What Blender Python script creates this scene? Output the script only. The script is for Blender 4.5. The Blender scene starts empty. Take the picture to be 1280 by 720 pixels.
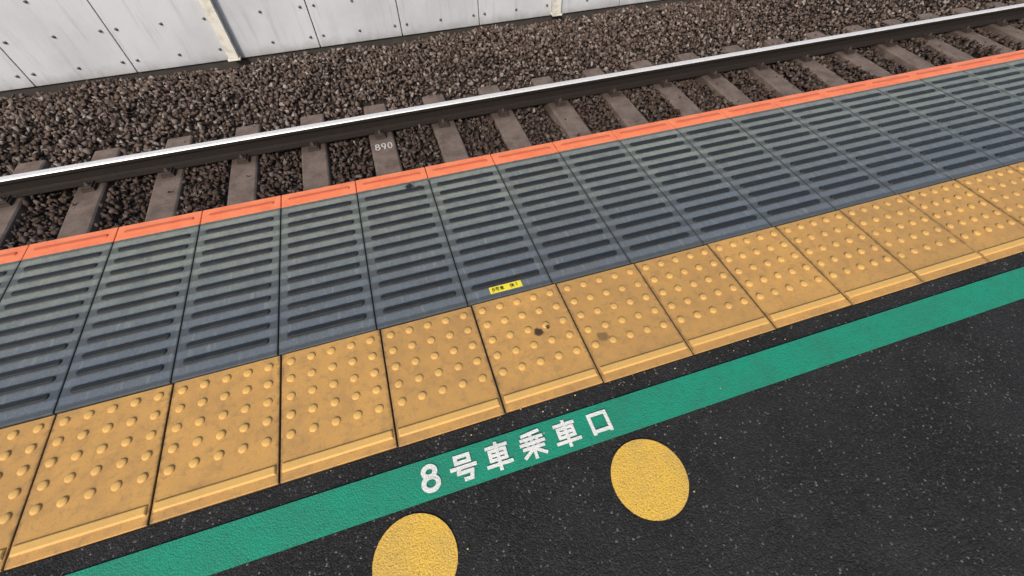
import bpy, bmesh, math, random
import numpy as np
from mathutils import Vector, Matrix
random.seed(3); rng=np.random.default_rng(5)
S=bpy.context.scene
S.view_settings.view_transform='Standard'; S.view_settings.look='None'; S.view_settings.exposure=0

# ---------------- material helpers
class M:
    def __init__(s,name,rough=.8,spec=.5,metal=0.):
        s.m=bpy.data.materials.new(name); s.m.use_nodes=True
        s.t=s.m.node_tree; s.n=s.t.nodes; s.l=s.t.links
        s.b=s.n['Principled BSDF']; s.b.inputs['Roughness'].default_value=rough
        s.b.inputs['Metallic'].default_value=metal
        s.b.inputs['Specular IOR Level'].default_value=spec
        s.geo=s.n.new('ShaderNodeNewGeometry'); s.P=s.geo.outputs['Position']
    def noise(s,scale,detail=4,rough=.6,vec=None,dist=0):
        k=s.n.new('ShaderNodeTexNoise'); k.inputs['Scale'].default_value=scale
        k.inputs['Detail'].default_value=min(detail,4); k.inputs['Roughness'].default_value=rough
        k.inputs['Distortion'].default_value=dist
        s.l.new(vec or s.P,k.inputs['Vector']); return k.outputs['Fac']
    def voro(s,scale,feature='F1',out='Distance',vec=None):
        k=s.n.new('ShaderNodeTexVoronoi'); k.feature=feature; k.inputs['Scale'].default_value=scale
        s.l.new(vec or s.P,k.inputs['Vector']); return k.outputs[out]
    def ramp(s,f,a,b,lo=0.,hi=1.):
        k=s.n.new('ShaderNodeMapRange'); k.interpolation_type='SMOOTHSTEP'
        for n,v in zip(('From Min','From Max','To Min','To Max'),(a,b,lo,hi)): k.inputs[n].default_value=v
        s.l.new(f,k.inputs['Value']); return k.outputs['Result']
    def math(s,op,a,b=None,clamp=False):
        k=s.n.new('ShaderNodeMath'); k.operation=op; k.use_clamp=clamp
        for i,x in enumerate((a,b)):
            if x is None: continue
            if isinstance(x,(int,float)): k.inputs[i].default_value=x
            else: s.l.new(x,k.inputs[i])
        return k.outputs[0]
    def mix(s,f,a,b,mode='MIX'):
        k=s.n.new('ShaderNodeMix'); k.data_type='RGBA'; k.blend_type=mode
        for i,x in ((0,f),(6,a),(7,b)):
            if isinstance(x,(int,float)): k.inputs[i].default_value=x
            elif isinstance(x,tuple): k.inputs[i].default_value=(*x,1) if len(x)==3 else x
            else: s.l.new(x,k.inputs[i])
        return k.outputs[2]
    def xyz(s):
        k=s.n.new('ShaderNodeSeparateXYZ'); s.l.new(s.P,k.inputs[0]); return k.outputs
    def scaled(s,v):
        k=s.n.new('ShaderNodeVectorMath'); k.operation='MULTIPLY'; k.inputs[1].default_value=v
        s.l.new(s.P,k.inputs[0]); return k.outputs[0]
    def blob(s,x,y,z,r,wob=.5,sc=60):
        k=s.n.new('ShaderNodeVectorMath'); k.operation='DISTANCE'; k.inputs[1].default_value=(x,y,z)
        s.l.new(s.P,k.inputs[0])
        n=s.noise(sc,4,.7)
        d=s.math('ADD',k.outputs['Value'],s.math('MULTIPLY',s.math('SUBTRACT',n,.5),r*wob*2))
        return s.ramp(d,r*.55,r*1.05,1,0)
    def col(s,c):
        if isinstance(c,tuple): s.b.inputs['Base Color'].default_value=(*c,1)
        else: s.l.new(c,s.b.inputs['Base Color'])
    def rough(s,r): s.l.new(r,s.b.inputs['Roughness'])
    def bump(s,h,st=.5,d=.002):
        k=s.n.new('ShaderNodeBump'); k.inputs['Strength'].default_value=st; k.inputs['Distance'].default_value=d
        s.l.new(h,k.inputs['Height']); s.l.new(k.outputs[0],s.b.inputs['Normal'])

def asphalt_h(m):
    a=m.voro(240,out='Distance'); b=m.noise(130,4,.8)
    return m.math('ADD',m.math('MULTIPLY',a,-.8),b)
# asphalt
m=M('asphalt_mat',.75,.25)
base=m.mix(m.ramp(m.noise(3,4),.35,.65),(.013,.013,.0135),(.021,.021,.022))
vc=m.n.new('ShaderNodeTexVoronoi'); vc.inputs['Scale'].default_value=240; m.l.new(m.P,vc.inputs['Vector'])
sc=m.n.new('ShaderNodeSeparateColor'); m.l.new(vc.outputs['Color'],sc.inputs[0])
base=m.mix(m.ramp(sc.outputs[0],.6,1.,0,.5),base,(.055,.054,.052))
base=m.mix(m.ramp(sc.outputs[1],.975,.995,0,.7),base,(.20,.19,.17))
base=m.mix(m.math('MULTIPLY',m.ramp(m.noise(420,2,.8),.64,.72),.35),base,(.15,.145,.135))
base=m.mix(m.math('MULTIPLY',m.ramp(m.noise(7,6,.75),.55,.8),.4),base,(.06,.056,.05))
m.col(base); m.bump(asphalt_h(m),.9,.003); m.rough(m.ramp(m.noise(90,3),.3,.7,.65,.95)); ASPH=m.m
# painted on asphalt
def paint(name,c,c2,wear,dirtc=(.05,.05,.045)):
    m=M(name,.6,.35)
    b=m.mix(m.ramp(m.noise(9,5,.65),.35,.7),c,c2)
    b=m.mix(m.math('MULTIPLY',m.ramp(m.noise(45,6,.75),.5,.78),.55),b,tuple(x*.55 for x in c2))
    b=m.mix(m.ramp(m.noise(230,3,.8),wear,wear+.07),b,dirtc)
    m.col(b); m.bump(asphalt_h(m),.55,.0025); return m.m
GREEN=paint('green_paint',(.012,.27,.165),(.02,.225,.14),.64,(.04,.09,.07))
CIRC=paint('yellow_paint',(.78,.48,.07),(.66,.42,.09),.54,(.32,.22,.08))
WHITE=paint('white_paint',(.78,.79,.76),(.68,.70,.66),.64,(.12,.25,.2))
WHITE2=paint('chalk_paint',(.7,.68,.65),(.6,.57,.54),.62,(.2,.17,.15))
# tactile
m=M('tactile_mat',.62,.35)
x,y,z=m.xyz()
b=m.mix(m.ramp(m.noise(5,5,.6),.35,.68),(.60,.335,.100),(.52,.29,.094))
tv=m.n.new('ShaderNodeTexWhiteNoise'); tv.noise_dimensions='1D'
m.l.new(m.math('FLOOR',m.math('DIVIDE',m.math('SUBTRACT',x,.009),.3)),tv.inputs['W'])
b=m.mix(m.math('MULTIPLY',tv.outputs['Value'],.45),b,(.42,.24,.08))
b=m.mix(m.math('MULTIPLY',m.ramp(m.noise(35,7,.75,dist=.6),.46,.72),.6),b,(.32,.20,.085))
b=m.mix(m.math('MULTIPLY',m.ramp(m.noise(11,7,.75,dist=.4),.46,.72),.4),b,(.30,.18,.08))
b=m.mix(m.math('MULTIPLY',m.ramp(m.noise(260,3,.8),.56,.7),.6),b,(.19,.12,.06))
ap=m.ramp(z,.0012,.0045)
b=m.mix(m.math('MULTIPLY',ap,.6),b,(.76,.47,.14))
fx=m.math('FRACT',m.math('DIVIDE',m.math('SUBTRACT',x,.009),.3))
ed=m.math('ABSOLUTE',m.math('SUBTRACT',fx,.5))
edn=m.math('ADD',ed,m.math('MULTIPLY',m.math('SUBTRACT',m.noise(40,5,.7),.5),.12))
b=m.mix(m.math('MULTIPLY',m.ramp(edn,.455,.505),.6),b,(.11,.075,.04))
b=m.mix(m.ramp(m.noise(14,7,.8),.69,.76,0,.6),b,(.07,.05,.035))
s1=m.blob(.487,-.168,0,.018,.9); s2=m.blob(.521,-.160,0,.009,.9); s3=m.blob(.672,-.247,0,.022,.8)
b=m.mix(m.math('MULTIPLY',m.math('MAXIMUM',s1,s2),.92),b,(.02,.017,.015))
b=m.mix(m.math('MULTIPLY',s3,.6),b,(.08,.05,.03))
m.col(b); m.bump(m.math('ADD',m.noise(300,4,.7),m.noise(40,3,.5)),.35,.0015); TACT=m.m
m=M('joint_dirt',.95,.2); m.col(m.mix(m.noise(40,5),(.022,.021,.018),(.09,.08,.06))); m.bump(m.noise(200,4),.8,.003); GROUT=m.m
# edge panels
def panel(name,bar):
    m=M(name,.5,.5); x,y,z=m.xyz()
    yn=m.math('ADD',y,m.math('MULTIPLY',m.math('SUBTRACT',m.noise(20,4),.5),.3))
    if bar:
        g=m.mix(m.noise(60,4),(.010,.012,.014),(.024,.026,.028))
        g=m.mix(m.math('MULTIPLY',m.ramp(m.noise(120,5,.8),.58,.78),.6),g,(.08,.085,.08))
    else:
        g=m.mix(m.ramp(yn,.1,.6),(.125,.150,.180),(.245,.272,.230))  # greenish wear toward the edge, with sky sheen and light falloff painted in
        tv=m.n.new('ShaderNodeTexWhiteNoise'); tv.noise_dimensions='1D'
        m.l.new(m.math('FLOOR',m.math('DIVIDE',x,.3)),tv.inputs['W'])
        g=m.mix(m.math('MULTIPLY',tv.outputs['Value'],.35),g,(.12,.13,.13))
        g=m.mix(m.ramp(m.noise(11,6,.7),.4,.75,0,.7),g,(.12,.135,.138))
        g=m.mix(m.ramp(m.noise(70,6,.8),.50,.75,0,.65),g,(.07,.076,.078))
        g=m.mix(m.ramp(m.noise(330,2,.8),.58,.68,0,.6),g,(.36,.37,.36))
        st=m.noise(1,5,.7,vec=m.scaled((55,6,1)))
        g=m.mix(m.ramp(st,.52,.75,0,.45),g,(.33,.345,.31))
        fy=m.math('ABSOLUTE',m.math('SUBTRACT',m.math('FRACT',m.math('ADD',m.math('DIVIDE',m.math('SUBTRACT',y,.062),.0582),.5)),.5))
        fyn=m.math('ADD',fy,m.math('MULTIPLY',m.math('SUBTRACT',m.noise(90,4,.7),.5),.25))
        g=m.mix(m.ramp(fyn,.34,.20,0,.6),g,(.04,.045,.045))
        fx=m.math('FRACT',m.math('DIVIDE',x,.3)); ed=m.math('ABSOLUTE',m.math('SUBTRACT',fx,.5))
        edn=m.math('ADD',ed,m.math('MULTIPLY',m.math('SUBTRACT',m.noise(30,5,.7),.5),.06))
        g=m.mix(m.ramp(edn,.465,.50,0,.65),g,(.05,.052,.05))
        g=m.mix(m.blob(.215,.672,0,.022,1.2,90),g,(.018,.018,.018))
        g=m.mix(m.blob(.255,.655,0,.012,1.2,90),g,(.018,.018,.018))
    o=m.mix(m.ramp(m.noise(12,5,.6),.35,.7),(.90,.26,.115),(.82,.205,.085))
    if bar: o=m.mix(.6,o,(.40,.07,.035))
    o=m.mix(m.ramp(m.noise(90,6,.8),.56,.76,0,.65),o,(.30,.10,.06))
    o=m.mix(m.ramp(m.noise(25,5,.8),.60,.78,0,.5),o,(.85,.42,.28))
    ye=m.math('ADD',y,m.math('MULTIPLY',m.math('SUBTRACT',m.noise(50,4,.7),.5),.010))
    m.col(m.mix(m.ramp(ye,.699,.702),g,o))
    m.rough(m.ramp(m.noise(25,5),.3,.7,.33,.60))
    m.bump(m.noise(420,3,.7),.35,.0012); return m.m
PANEL=panel('edge_panel_mat',False); BAR=panel('antislip_bar_mat',True)
# stone
def stone_mat():
    m=M('ballast_mat',.85,.25)
    at=m.n.new('ShaderNodeAttribute'); at.attribute_name='tone'; x,y,z=m.xyz()
    sep=m.n.new('ShaderNodeSeparateColor'); m.l.new(at.outputs['Color'],sep.inputs[0])
    k=m.n.new('ShaderNodeValToRGB'); m.l.new(sep.outputs[0],k.inputs[0])
    cr=k.color_ramp; cr.elements[0].color=(.030,.022,.019,1); cr.elements[1].color=(.60,.57,.53,1); cr.elements[1].position=1
    for p,c in ((.3,(.080,.058,.048)),(.6,(.135,.102,.085)),(.85,(.21,.172,.150)),(.985,(.33,.295,.27))):
        e=cr.elements.new(p); e.color=(*c,1)
    b=m.mix(m.ramp(m.noise(60,5,.7),.4,.7,0,.5),k.outputs[0],(.09,.058,.043))
    b=m.mix(m.math('MULTIPLY',m.ramp(y,3.25,3.0),.55),b,(.045,.027,.020))  # brake dust between the rails, with platform-side shade painted into the stone colour
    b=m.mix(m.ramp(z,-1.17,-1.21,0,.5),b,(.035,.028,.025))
    m.col(b); m.bump(m.noise(160,4,.7),.5,.003); return m.m
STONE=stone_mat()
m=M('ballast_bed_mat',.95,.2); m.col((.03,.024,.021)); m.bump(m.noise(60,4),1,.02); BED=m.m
m=M('sleeper_mat',.85,.3); x,y,z=m.xyz()
b=m.mix(m.ramp(m.noise(7,5,.6),.35,.7),(.20,.155,.130),(.125,.096,.080))
b=m.mix(m.ramp(m.noise(60,4,.8),.5,.72,0,.7),b,(.06,.046,.038))
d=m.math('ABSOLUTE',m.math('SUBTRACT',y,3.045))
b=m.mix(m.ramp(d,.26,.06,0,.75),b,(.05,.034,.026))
m.col(b); m.bump(m.noise(120,5,.7),.7,.004); SLEEP=m.m
m=M('rail_rust',.75,.3); m.col(m.mix(m.noise(30,5),(.010,.008,.0075),(.026,.019,.016))); m.bump(m.noise(120,4),.4,.002); RUST=m.m
m=M('rail_head_steel',.28,.5,.4); m.col(m.mix(m.noise(1,4,.6,vec=m.scaled((3,120,1))),(.92,.92,.92),(.78,.78,.78)))
m.rough(m.ramp(m.noise(1,3,.6,vec=m.scaled((2,90,1))),.3,.7,.3,.5)); STEEL=m.m
m=M('clip_mat',.65,.4,.3); m.col(m.mix(m.noise(50,4),(.035,.026,.022),(.075,.055,.045))); CLIP=m.m
# wall
m=M('wall_panel_mat',.5,.4); x,y,z=m.xyz()
b=m.mix(m.ramp(m.noise(1.3,4),.35,.7),(.52,.545,.59),(.44,.46,.50))
st=m.noise(1,6,.7,vec=m.scaled((14,1,1.2)))
b=m.mix(m.ramp(st,.5,.75,0,.5),b,(.31,.31,.32))
b=m.mix(m.ramp(m.math('ADD',z,m.math('MULTIPLY',m.noise(6,5,.7),.16)),-.82,-1.02,0,.75),b,(.17,.155,.14))
b=m.mix(m.ramp(m.noise(40,6,.8),.6,.75,0,.5),b,(.2,.18,.16))
m.col(b); m.bump(m.noise(2,3),.3,.02); WALL=m.m
m=M('galv_mat',.45,.5,.6); m.col(m.mix(m.noise(30,4),(.12,.11,.105),(.22,.21,.20))); GALV=m.m
m=M('post_mat',.5,.4); m.col(m.mix(m.ramp(m.noise(12,5),.4,.75),(.66,.64,.58),(.45,.43,.38))); POST=m.m
m=M('concrete_mat',.85,.3); b=m.mix(m.ramp(m.noise(3,6,.7),.35,.7),(.22,.21,.2),(.11,.105,.1)); m.col(b); m.bump(m.noise(60,5),.5,.004); CONC=m.m
m=M('dark_kerb_mat',.9,.2); m.col(m.mix(m.noise(9,5),(.03,.028,.027),(.07,.062,.058))); DARK=m.m
m=M('ground_mat',.95,.2); m.col(m.mix(m.noise(.6,6),(.10,.10,.07),(.17,.15,.12))); GROUND=m.m
m=M('sticker_mat',.4,.5); m.col(m.mix(m.ramp(m.noise(90,5),.5,.8),(.85,.72,.05),(.6,.5,.08))); STICK=m.m
m=M('sticker_ink',.5,.4); m.col((.015,.015,.015)); INK=m.m
m=M('crumb_mat',.8,.3); m.col((.55,.42,.18)); CRUMB=m.m

# ---------------- mesh helpers
def obj(name,bm,mats,parent=None,smooth=False,bevel=0,segs=2):
    me=bpy.data.meshes.new(name); bm.to_mesh(me); bm.free()
    if not isinstance(mats,(list,tuple)): mats=[mats]
    for k in mats: me.materials.append(k)
    if smooth: me.shade_smooth()
    o=bpy.data.objects.new(name,me); S.collection.objects.link(o)
    if parent: o.parent=parent
    if bevel:
        md=o.modifiers.new('b','BEVEL'); md.width=bevel; md.segments=segs; md.limit_method='ANGLE'; md.angle_limit=math.radians(40)
    return o
def box(bm,x0,x1,y0,y1,z0,z1,mi=0,taper=0):
    t=taper
    v=[bm.verts.new(p) for p in ((x0,y0,z0),(x1,y0,z0),(x1,y1,z0),(x0,y1,z0),(x0+t,y0+t,z1),(x1-t,y0+t,z1),(x1-t,y1-t,z1),(x0+t,y1-t,z1))]
    for f in ((0,3,2,1),(4,5,6,7),(0,1,5,4),(1,2,6,5),(2,3,7,6),(3,0,4,7)):
        bm.faces.new([v[i] for i in f]).material_index=mi
def dome(bm,x,y,z,prof,n=16,mi=0):
    rings=[]
    for r,h in prof:
        if r==0: rings.append([bm.verts.new((x,y,z+h))]); continue
        rings.append([bm.verts.new((x+r*math.cos(2*math.pi*i/n),y+r*math.sin(2*math.pi*i/n),z+h)) for i in range(n)])
    for a,b in zip(rings,rings[1:]):
        for i in range(n):
            j=(i+1)%n
            f=bm.faces.new((a[i],a[j],b[0])) if len(b)==1 else bm.faces.new((a[i],a[j],b[j],b[i]))
            f.material_index=mi; f.smooth=True
def empty(name):
    e=bpy.data.objects.new(name,None); S.collection.objects.link(e); return e

X0,X1=-9.,21.
K0,K1=-18,44
# ---------------- ground & platform
bm=bmesh.new(); box(bm,-400,400,-400,400,-2.0,-1.9); obj('ground',bm,GROUND)
bm=bmesh.new(); box(bm,X0-20,X1+20,-9,-.3925,-.35,-.004); obj('asphalt_platform_floor',bm,ASPH)
pb=empty('platform_structure')
bm=bmesh.new(); box(bm,X0-20,X1+20,-.3925,.70,-.30,-.03); obj('edge_slab',bm,CONC,pb)
bm=bmesh.new(); box(bm,X0-20,X1+20,-9,.25,-1.89,-.351); obj('retaining_wall',bm,CONC,pb)
bm=bmesh.new(); box(bm,X0-20,X1+20,-.3915,.70,-.0295,-.007); obj('joint_bed',bm,GROUT,pb)

# tactile tiles
bm=bmesh.new()
for k in range(K0,K1):
    a=.009+.3*k; jx=random.uniform(-.0008,.0008); jy=random.uniform(-.0015,.0015); jz=random.uniform(-.001,.0006)
    box(bm,a+.0025+jx,a+.2975+jx,-.3885+jy,-.0045+jy,-.0065,jz)
    box(bm,a+.006+jx,a+.294+jx,-.3665+jy,-.3385+jy,jz+.0002,jz+.0055,0,.0045)
tt=obj('tactile_paving',bm,TACT,bevel=.0018)
bm=bmesh.new()
for k in range(K0,K1):
    for i in range(5):
        for j in range(5):
            h=random.uniform(.0050,.0066)
            dome(bm,.039+.3*k+.0592*i+random.uniform(-.0006,.0006),-.036-.0578*j+random.uniform(-.0006,.0006),-.0008,((.0128,0),(.0122,h*.5),(.0102,h*.82),(.006,h*.97),(0,h)))
d=obj('dots',bm,TACT,tt)

# edge panels
bm=bmesh.new()
for k in range(K0,K1):
    a=.3*k; jz=random.uniform(-.001,.0008)
    box(bm,a+.0018,a+.2982,.002,.783,-.0245,jz)
pe=obj('platform_edge_panels',bm,PANEL,bevel=.0022)
def pill(bm,xa,xb,y,w,z0,h):
    r=w/2; n=6
    def loop(rr,z):
        p=[]
        for i in range(n+1):
            t=-math.pi/2+math.pi*i/n; p.append((xb-r+rr*math.cos(t),y+rr*math.sin(t),z))
        for i in range(n+1):
            t=math.pi/2+math.pi*i/n; p.append((xa+r+rr*math.cos(t),y+rr*math.sin(t),z))
        return [bm.verts.new(q) for q in p]
    A=loop(r,z0);B=loop(r*.85,z0+h*.8);C=loop(r*.55,z0+h)
    N=len(A)
    for P,Q in((A,B),(B,C)):
        for i in range(N): bm.faces.new((P[i],P[(i+1)%N],Q[(i+1)%N],Q[i]))
    bm.faces.new(C)
bm=bmesh.new()
for k in range(K0,K1):
    for i in range(11):
        pill(bm,.3*k+.026,.3*k+.274,.062+.0582*i,.023,-.002,.0075)
    pill(bm,.3*k+.026,.3*k+.274,.742,.02,-.002,.0065)
obj('antislip_bars',bm,BAR,pe)

# ---------------- markings
zs=[0]
def quad(bm,pts,z):
    bm.faces.new([bm.verts.new((p[0],p[1],z)) for p in pts])
def stroke(bm,o,s,p,q,w,z,yaw=0):
    zs[0]+=1; z=z+(zs[0]%24)*.00008
    a=Vector((o[0]+p[0]*s[0],o[1]+p[1]*s[1])); b=Vector((o[0]+q[0]*s[0],o[1]+q[1]*s[1]))
    d=(b-a).normalized(); n=Vector((-d.y,d.x))*w/2; e=d*w*.42
    quad(bm,(a-e-n,b+e-n,b+e+n,a-e+n),z)
def ring(bm,o,s,c,r,w,z,a0=0,a1=360):
    zs[0]+=1; z=z+(zs[0]%24)*.00008
    n=28; pr=None
    for i in range(n+1):
        t=math.radians(a0+(a1-a0)*i/n); cs,sn=math.cos(t),math.sin(t)
        X=o[0]+c[0]*s[0]; Y=o[1]+c[1]*s[1]; rx=r[0]*s[0]; ry=r[1]*s[1]
        q=(bm.verts.new((X+(rx-w/2)*cs,Y+(ry-w/2)*sn,z)),bm.verts.new((X+(rx+w/2)*cs,Y+(ry+w/2)*sn,z)))
        if pr: bm.faces.new((pr[0],pr[1],q[1],q[0]))
        pr=q
G={
'口':[(.14,.86,.86,.86),(.14,.86,.14,.08),(.86,.86,.86,.08),(.14,.15,.86,.15)],
'号':[(.24,.93,.76,.93),(.24,.93,.24,.69),(.76,.93,.76,.69),(.24,.69,.76,.69),(.04,.49,.96,.49),(.32,.49,.27,.3),(.27,.29,.80,.29),(.80,.29,.74,.04),(.74,.02,.5,.02)],
'車':[(.1,.87,.9,.87),(.19,.71,.81,.71),(.19,.53,.81,.53),(.19,.35,.81,.35),(.19,.71,.19,.35),(.81,.71,.81,.35),(.03,.15,.97,.15),(.5,1,.5,-.04)],
'乗':[(.16,.90,.84,.97),(.08,.73,.92,.73),(.03,.54,.97,.54),(.1,.35,.9,.35),(.5,.93,.5,-.04),(.28,.73,.28,.35),(.72,.73,.72,.35),(.46,.30,.08,.04),(.54,.30,.92,.04)],
'後':[(.27,.97,.05,.75),(.28,.72,.04,.46),(.18,.58,.18,0),(.65,.98,.46,.8),(.46,.8,.7,.7),(.82,.86,.42,.58),(.42,.57,.92,.58),(.6,.48,.4,.28),(.55,.42,.86,.42),(.86,.42,.4,0),(.5,.28,.97,0)],
'1':[(.5,1,.5,0),(.5,1,.32,.86)]}
def glyph(bm,ch,cx,cy,w,h,sw,z):
    o=(cx-w/2,cy-h/2); s=(w,h)
    if ch=='8':
        ring(bm,o,s,(.5,.74),(.34,.20),sw,z); ring(bm,o,s,(.5,.28),(.42,.25),sw,z)
    elif ch=='0': ring(bm,o,s,(.5,.5),(.38,.46),sw,z)
    elif ch=='9':
        ring(bm,o,s,(.5,.68),(.38,.28),sw,z); stroke(bm,o,s,(.88,.66),(.6,.02),sw,z)
    else:
        for a in G[ch]: stroke(bm,o,s,a[:2],a[2:],sw,z)
bm=bmesh.new(); box(bm,-3.0,4.2,-.5425,-.4435,-.003,.0005); obj('green_boarding_stripe',bm,GREEN)
bm=bmesh.new()
cy=-.4925
glyph(bm,'8',.077,cy,.044,.064,.0125,.0030)
for ch,cx in zip('号車乗車口',(.164,.257,.353,.449,.546)): glyph(bm,ch,cx,cy,.067,.065,.0100 if ch in'号口' else .0090,.0030)
obj('boarding_position_lettering',bm,WHITE)
for i in (0,1):
    bm=bmesh.new(); n=72; cx=.010+.597*i; cyy=-.657-.005*i
    vs=[bm.verts.new((cx+.097*math.cos(2*math.pi*j/n)*(1+.004*random.random()),cyy+.097*math.sin(2*math.pi*j/n)*(1+.004*random.random()),0)) for j in range(n)]
    bm.faces.new(vs); obj('yellow_queue_dot',bm,CIRC)
# sticker
st=empty('platform_number_sticker')
bm=bmesh.new(); box(bm,.384,.498,.0205,.0475,.0012,.0022); obj('backing',bm,STICK,st)
bm=bmesh.new()
for ch,cx,w in (('8',.397,.009),('号',.411,.014),('車',.427,.014),('後',.463,.015),('1',.480,.010)):
    glyph(bm,ch,cx,.034,w,.0155,.0018,.0026)
obj('lettering',bm,INK,st)

# ---------------- ballast
def prof(y,x):
    z=np.interp(y,[1.2,3.40,3.62,4.0,4.55,4.80],[-1.155,-1.155,-1.10,-1.03,-1.03,-1.09])
    return z+.018*np.sin(x*3.1+y*2)+.014*np.sin(x*7.3-y*5)
SX=[.093+.601*k for k in range(-16,36)]
variants=[]
for i in range(30):
    b=bmesh.new(); n=random.randint(8,12)
    for j in range(n):
        v=Vector([random.gauss(0,1) for _ in range(3)]).normalized()*random.uniform(.8,1.1)
        v=Vector((v.x*1.2,v.y*.95,v.z*.72)); b.verts.new(v)
    bmesh.ops.convex_hull(b,input=b.verts)
    bmesh.ops.delete(b,geom=[v for v in b.verts if not v.link_faces],context='VERTS')
    b.verts.ensure_lookup_table(); b.verts.index_update()
    V=np.array([v.co[:] for v in b.verts]); F=np.array([[v.index for v in f.verts] for f in b.faces if len(f.verts)==3]); b.free()
    variants.append((V,F))
VV=[];FF=[];TT=[];off=0
def put(x,y,z,r,tone):
    global off
    V,F=variants[random.randrange(30)]
    a=rng.normal(size=4); a/=np.linalg.norm(a); w,i,j,k=a
    R=np.array([[1-2*(j*j+k*k),2*(i*j-k*w),2*(i*k+j*w)],[2*(i*j+k*w),1-2*(i*i+k*k),2*(j*k-i*w)],[2*(i*k-j*w),2*(j*k+i*w),1-2*(i*i+j*j)]])
    VV.append((V@R.T)*r+np.array([x,y,z])); FF.append(F+off); TT.append(np.full(len(V),tone)); off+=len(V)
def insleeper(x,y,mg):
    if y>3.53+mg or y<1.45: return False
    k=round((x-.093)/.601); return abs(x-(.093+.601*k))<.115+mg
for layer in (0,1):
    sp=.042 if layer==0 else .052
    for y in np.arange(1.95,4.78,sp):
        for x in np.arange(-6.5,13,sp):
            if x>5 and random.random()<.3: continue
            if layer and random.random()<.25: continue
            xx=x+random.uniform(-.022,.022); yy=y+random.uniform(-.022,.022)
            if insleeper(xx,yy,.012 if layer==0 else .02): continue
            if abs(yy-3.045)<.065 or abs(yy-1.945)<.065 :
                if layer: continue
            r=random.choice((random.uniform(.015,.024),random.uniform(.024,.034)))
            z=float(prof(yy,xx))-.014+random.uniform(-.014,.014)+(.026 if layer else 0)
            t=min(.96,max(0,random.gauss(.50,.27)))
            if random.random()<.0010: t=1.
            put(xx,yy,z,r,t)
for x in SX:
    for _ in range(5):
        y=random.choice((random.uniform(2.0,2.9),random.uniform(3.2,3.5)))
        if abs(x-.093)<.1 and 2.5<y<3: y=2.2
        put(x+random.uniform(-.1,.1),y,-1.112,random.uniform(.006,.016),random.uniform(.2,.8))
put(1.60,2.90,-1.115,.03,1.0); put(.42,2.78,-1.115,.026,1.0)
V=np.concatenate(VV);F=np.concatenate(FF);T=np.concatenate(TT)
me=bpy.data.meshes.new('ballast'); me.vertices.add(len(V)); me.vertices.foreach_set('co',V.ravel().astype(np.float32))
me.loops.add(F.size); me.loops.foreach_set('vertex_index',F.ravel().astype(np.int32))
me.polygons.add(len(F)); me.polygons.foreach_set('loop_start',np.arange(0,F.size,3,dtype=np.int32))
me.update(calc_edges=True)
at=me.color_attributes.new('tone','FLOAT_COLOR','POINT'); c=np.ones((len(V),4),np.float32); c[:,0]=T;c[:,1]=T;c[:,2]=T
at.data.foreach_set('color',c.ravel())
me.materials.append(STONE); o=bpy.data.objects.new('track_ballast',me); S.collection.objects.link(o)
# bed
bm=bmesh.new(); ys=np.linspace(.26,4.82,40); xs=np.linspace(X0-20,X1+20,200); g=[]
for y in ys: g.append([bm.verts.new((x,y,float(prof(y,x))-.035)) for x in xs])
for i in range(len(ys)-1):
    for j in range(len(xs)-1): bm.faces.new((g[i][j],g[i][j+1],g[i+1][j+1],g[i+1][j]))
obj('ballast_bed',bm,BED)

# ---------------- track
tr=empty('railway_track')
bm=bmesh.new()
for x in SX:
    jx=random.uniform(-.006,.006); x+=jx
    yy=[1.43,1.75,2.25,2.75,3.25,3.525]; zt=[-1.12,-1.12,-1.145,-1.128,-1.12,-1.122]
    pr=None
    for y,z in zip(yy,zt):
        c=[bm.verts.new(q) for q in ((x-.135,y,-1.32),(x+.135,y,-1.32),(x+.112,y,z-.012),(x+.098,y,z),(x-.098,y,z),(x-.112,y,z-.012))]
        if pr:
            for i in range(6): bm.faces.new((pr[i],pr[(i+1)%6],c[(i+1)%6],c[i]))
        else: bm.faces.new(c[::-1])
        pr=c
    bm.faces.new(pr)
bmesh.ops.recalc_face_normals(bm,faces=bm.faces)
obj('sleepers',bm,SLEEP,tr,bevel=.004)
rp=[(-.0635,0),(.0635,0),(.0635,.010),(.030,.020),(.0085,.032),(.0075,.098),(.012,.106),(.0315,.112),(.0325,.140),(.028,.148),(.012,.1525),(-.012,.1525),(-.028,.148),(-.0325,.140),(-.0315,.112),(-.012,.106),(-.0075,.098),(-.0085,.032),(-.030,.020),(-.0635,.010)]
RZ=-1.114
for yc in (3.045,1.945):
    bm=bmesh.new()
    A=[bm.verts.new((X0-20,yc+a,RZ+b)) for a,b in rp];B=[bm.verts.new((X1+20,yc+a,RZ+b)) for a,b in rp]
    for i in range(len(rp)):
        j=(i+1)%len(rp); f=bm.faces.new((A[i],A[j],B[j],B[i])); f.material_index=1 if i in (8,9,10,11,12) else 0
    bm.faces.new(A[::-1]);bm.faces.new(B); bmesh.ops.recalc_face_normals(bm,faces=bm.faces)
    obj('rail',bm,[RUST,STEEL],tr)
bm=bmesh.new()
for x in SX:
    for yc in (3.045,1.945):
        for sgn in (-1,1):
            box(bm,x-.05,x+.05,min(yc+sgn*.066,yc+sgn*.15),max(yc+sgn*.066,yc+sgn*.15),-1.122,-1.102,0,.004)
            box(bm,x-.035,x+.035,min(yc+sgn*.045,yc+sgn*.135),max(yc+sgn*.045,yc+sgn*.135),-1.0995,-1.090,0,.003)
            dome(bm,x,yc+sgn*.100,-1.0895,((.022,0),(.022,.004),(.016,.005),(.016,.018),(.009,.019),(.009,.028),(0,.029)),6)
obj('rail_clips',bm,CLIP,tr)
bm=bmesh.new()
for ch,dx in (('8',-.056),('9',0),('0',.056)):
    glyph(bm,ch,.100+dx,2.77,.044,.095,.011,-1.1225)
obj('sleeper_number_paint',bm,WHITE2)

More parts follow.
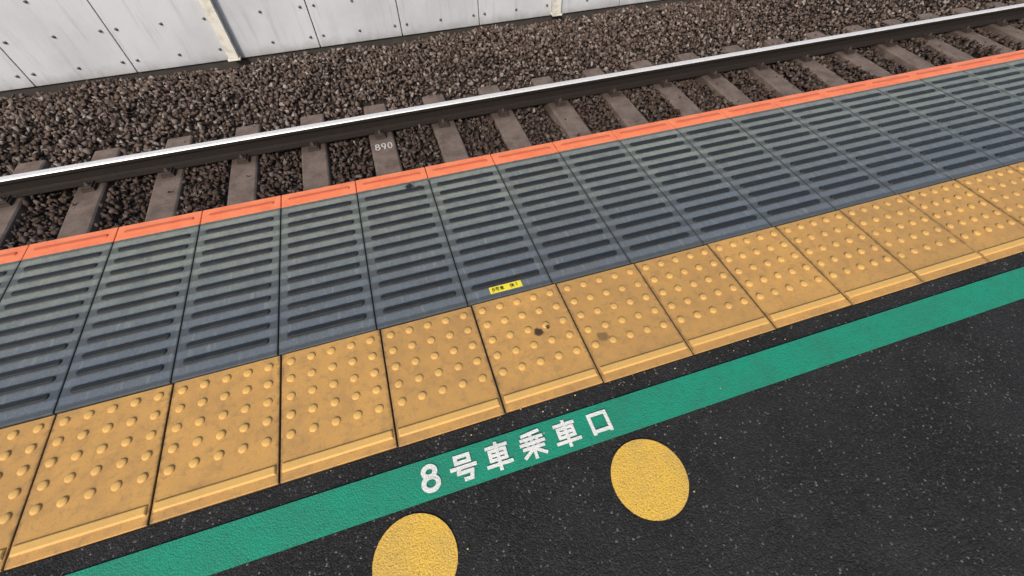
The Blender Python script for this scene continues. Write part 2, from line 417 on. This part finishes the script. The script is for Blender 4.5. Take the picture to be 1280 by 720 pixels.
# ---------------- parapet wall
w=empty('trackside_wall')
WY=4.80
joints=[.61+.95*k for k in range(-12,22)]
bm=bmesh.new()
for a,b in zip(joints,joints[1:]): box(bm,a+.005,b-.005,WY+random.uniform(0,.003),WY+.06,-1.02,.55)
obj('panels',bm,WALL,w,bevel=.006)
bm=bmesh.new()
for a,b in zip(joints,joints[1:]):
    for x in (a+.07,(a+b)/2,b-.07):
        for z in (-.90,-.60,-.30,0,.3):
            n=10; prev=None
            for r,dy in ((.015,.0),(.015,-.006),(.009,-.009),(.008,-.018)):
                c=[bm.verts.new((x+r*math.cos(2*math.pi*i/n),WY+.001+dy,z+r*math.sin(2*math.pi*i/n))) for i in range(n)]
                if prev:
                    for i in range(n): bm.faces.new((prev[i],prev[(i+1)%n],c[(i+1)%n],c[i]))
                prev=c
            bm.faces.new(prev)
bmesh.ops.recalc_face_normals(bm,faces=bm.faces)
obj('bolts',bm,GALV,w)
bm=bmesh.new()
for k in range(-3,6):
    x=2.55+3.8*k; box(bm,x-.05,x+.05,WY-.085,WY-.004,-.98,.6); box(bm,x-.065,x+.065,WY-.10,WY-.005,-1.0,-.982)
obj('posts',bm,POST,w,bevel=.004)
bm=bmesh.new(); box(bm,X0-20,X1+20,WY+.03,WY+.25,-1.89,-1.022); obj('kerb_base',bm,DARK,w)
bm=bmesh.new(); box(bm,X0-20,X1+20,WY+.065,WY+.2,-1.02,.56); obj('backing_wall',bm,CONC,w)

# crumbs
bm=bmesh.new()
for _ in range(40):
    x=random.uniform(-.5,1.6); y=random.choice((random.uniform(-.44,-.39),random.uniform(-.8,-.4)));r=random.uniform(.0008,.003)
    mt=Matrix.Translation((x,y,.001))@Matrix.Diagonal((r,r*.8,r*.6,1)); bmesh.ops.create_icosphere(bm,subdivisions=1,radius=1,matrix=mt)
obj('grit_crumbs',bm,CRUMB)

# ---------------- light
el,az=math.radians(38),math.radians(-150)
W=bpy.data.worlds.new('World'); S.world=W; W.use_nodes=True
nt=W.node_tree; bg=nt.nodes['Background']; sk=nt.nodes.new('ShaderNodeTexSky'); sk.sky_type='NISHITA'; sk.sun_disc=False
sk.sun_elevation=el; sk.sun_rotation=az; sk.air_density=1.2; sk.dust_density=4
nt.links.new(sk.outputs[0],bg.inputs[0]); bg.inputs[1].default_value=.13
L=bpy.data.lights.new('sun','SUN'); L.energy=2.8; L.angle=math.radians(8); L.color=(1,.93,.84)
lo=bpy.data.objects.new('sun',L); S.collection.objects.link(lo)
dv=Vector((math.sin(az)*math.cos(el),math.cos(az)*math.cos(el),math.sin(el)))
lo.rotation_euler=dv.to_track_quat('Z','Y').to_euler()
# ---------------- camera
C=bpy.data.cameras.new('camera'); C.sensor_width=36; C.lens=36*529.867/1280; C.clip_start=.02; C.clip_end=2000
co=bpy.data.objects.new('camera',C); S.collection.objects.link(co)
co.location=(.1991,-.8198,1.1484); co.rotation_euler=(.6559,.0073,-.3096); S.camera=co
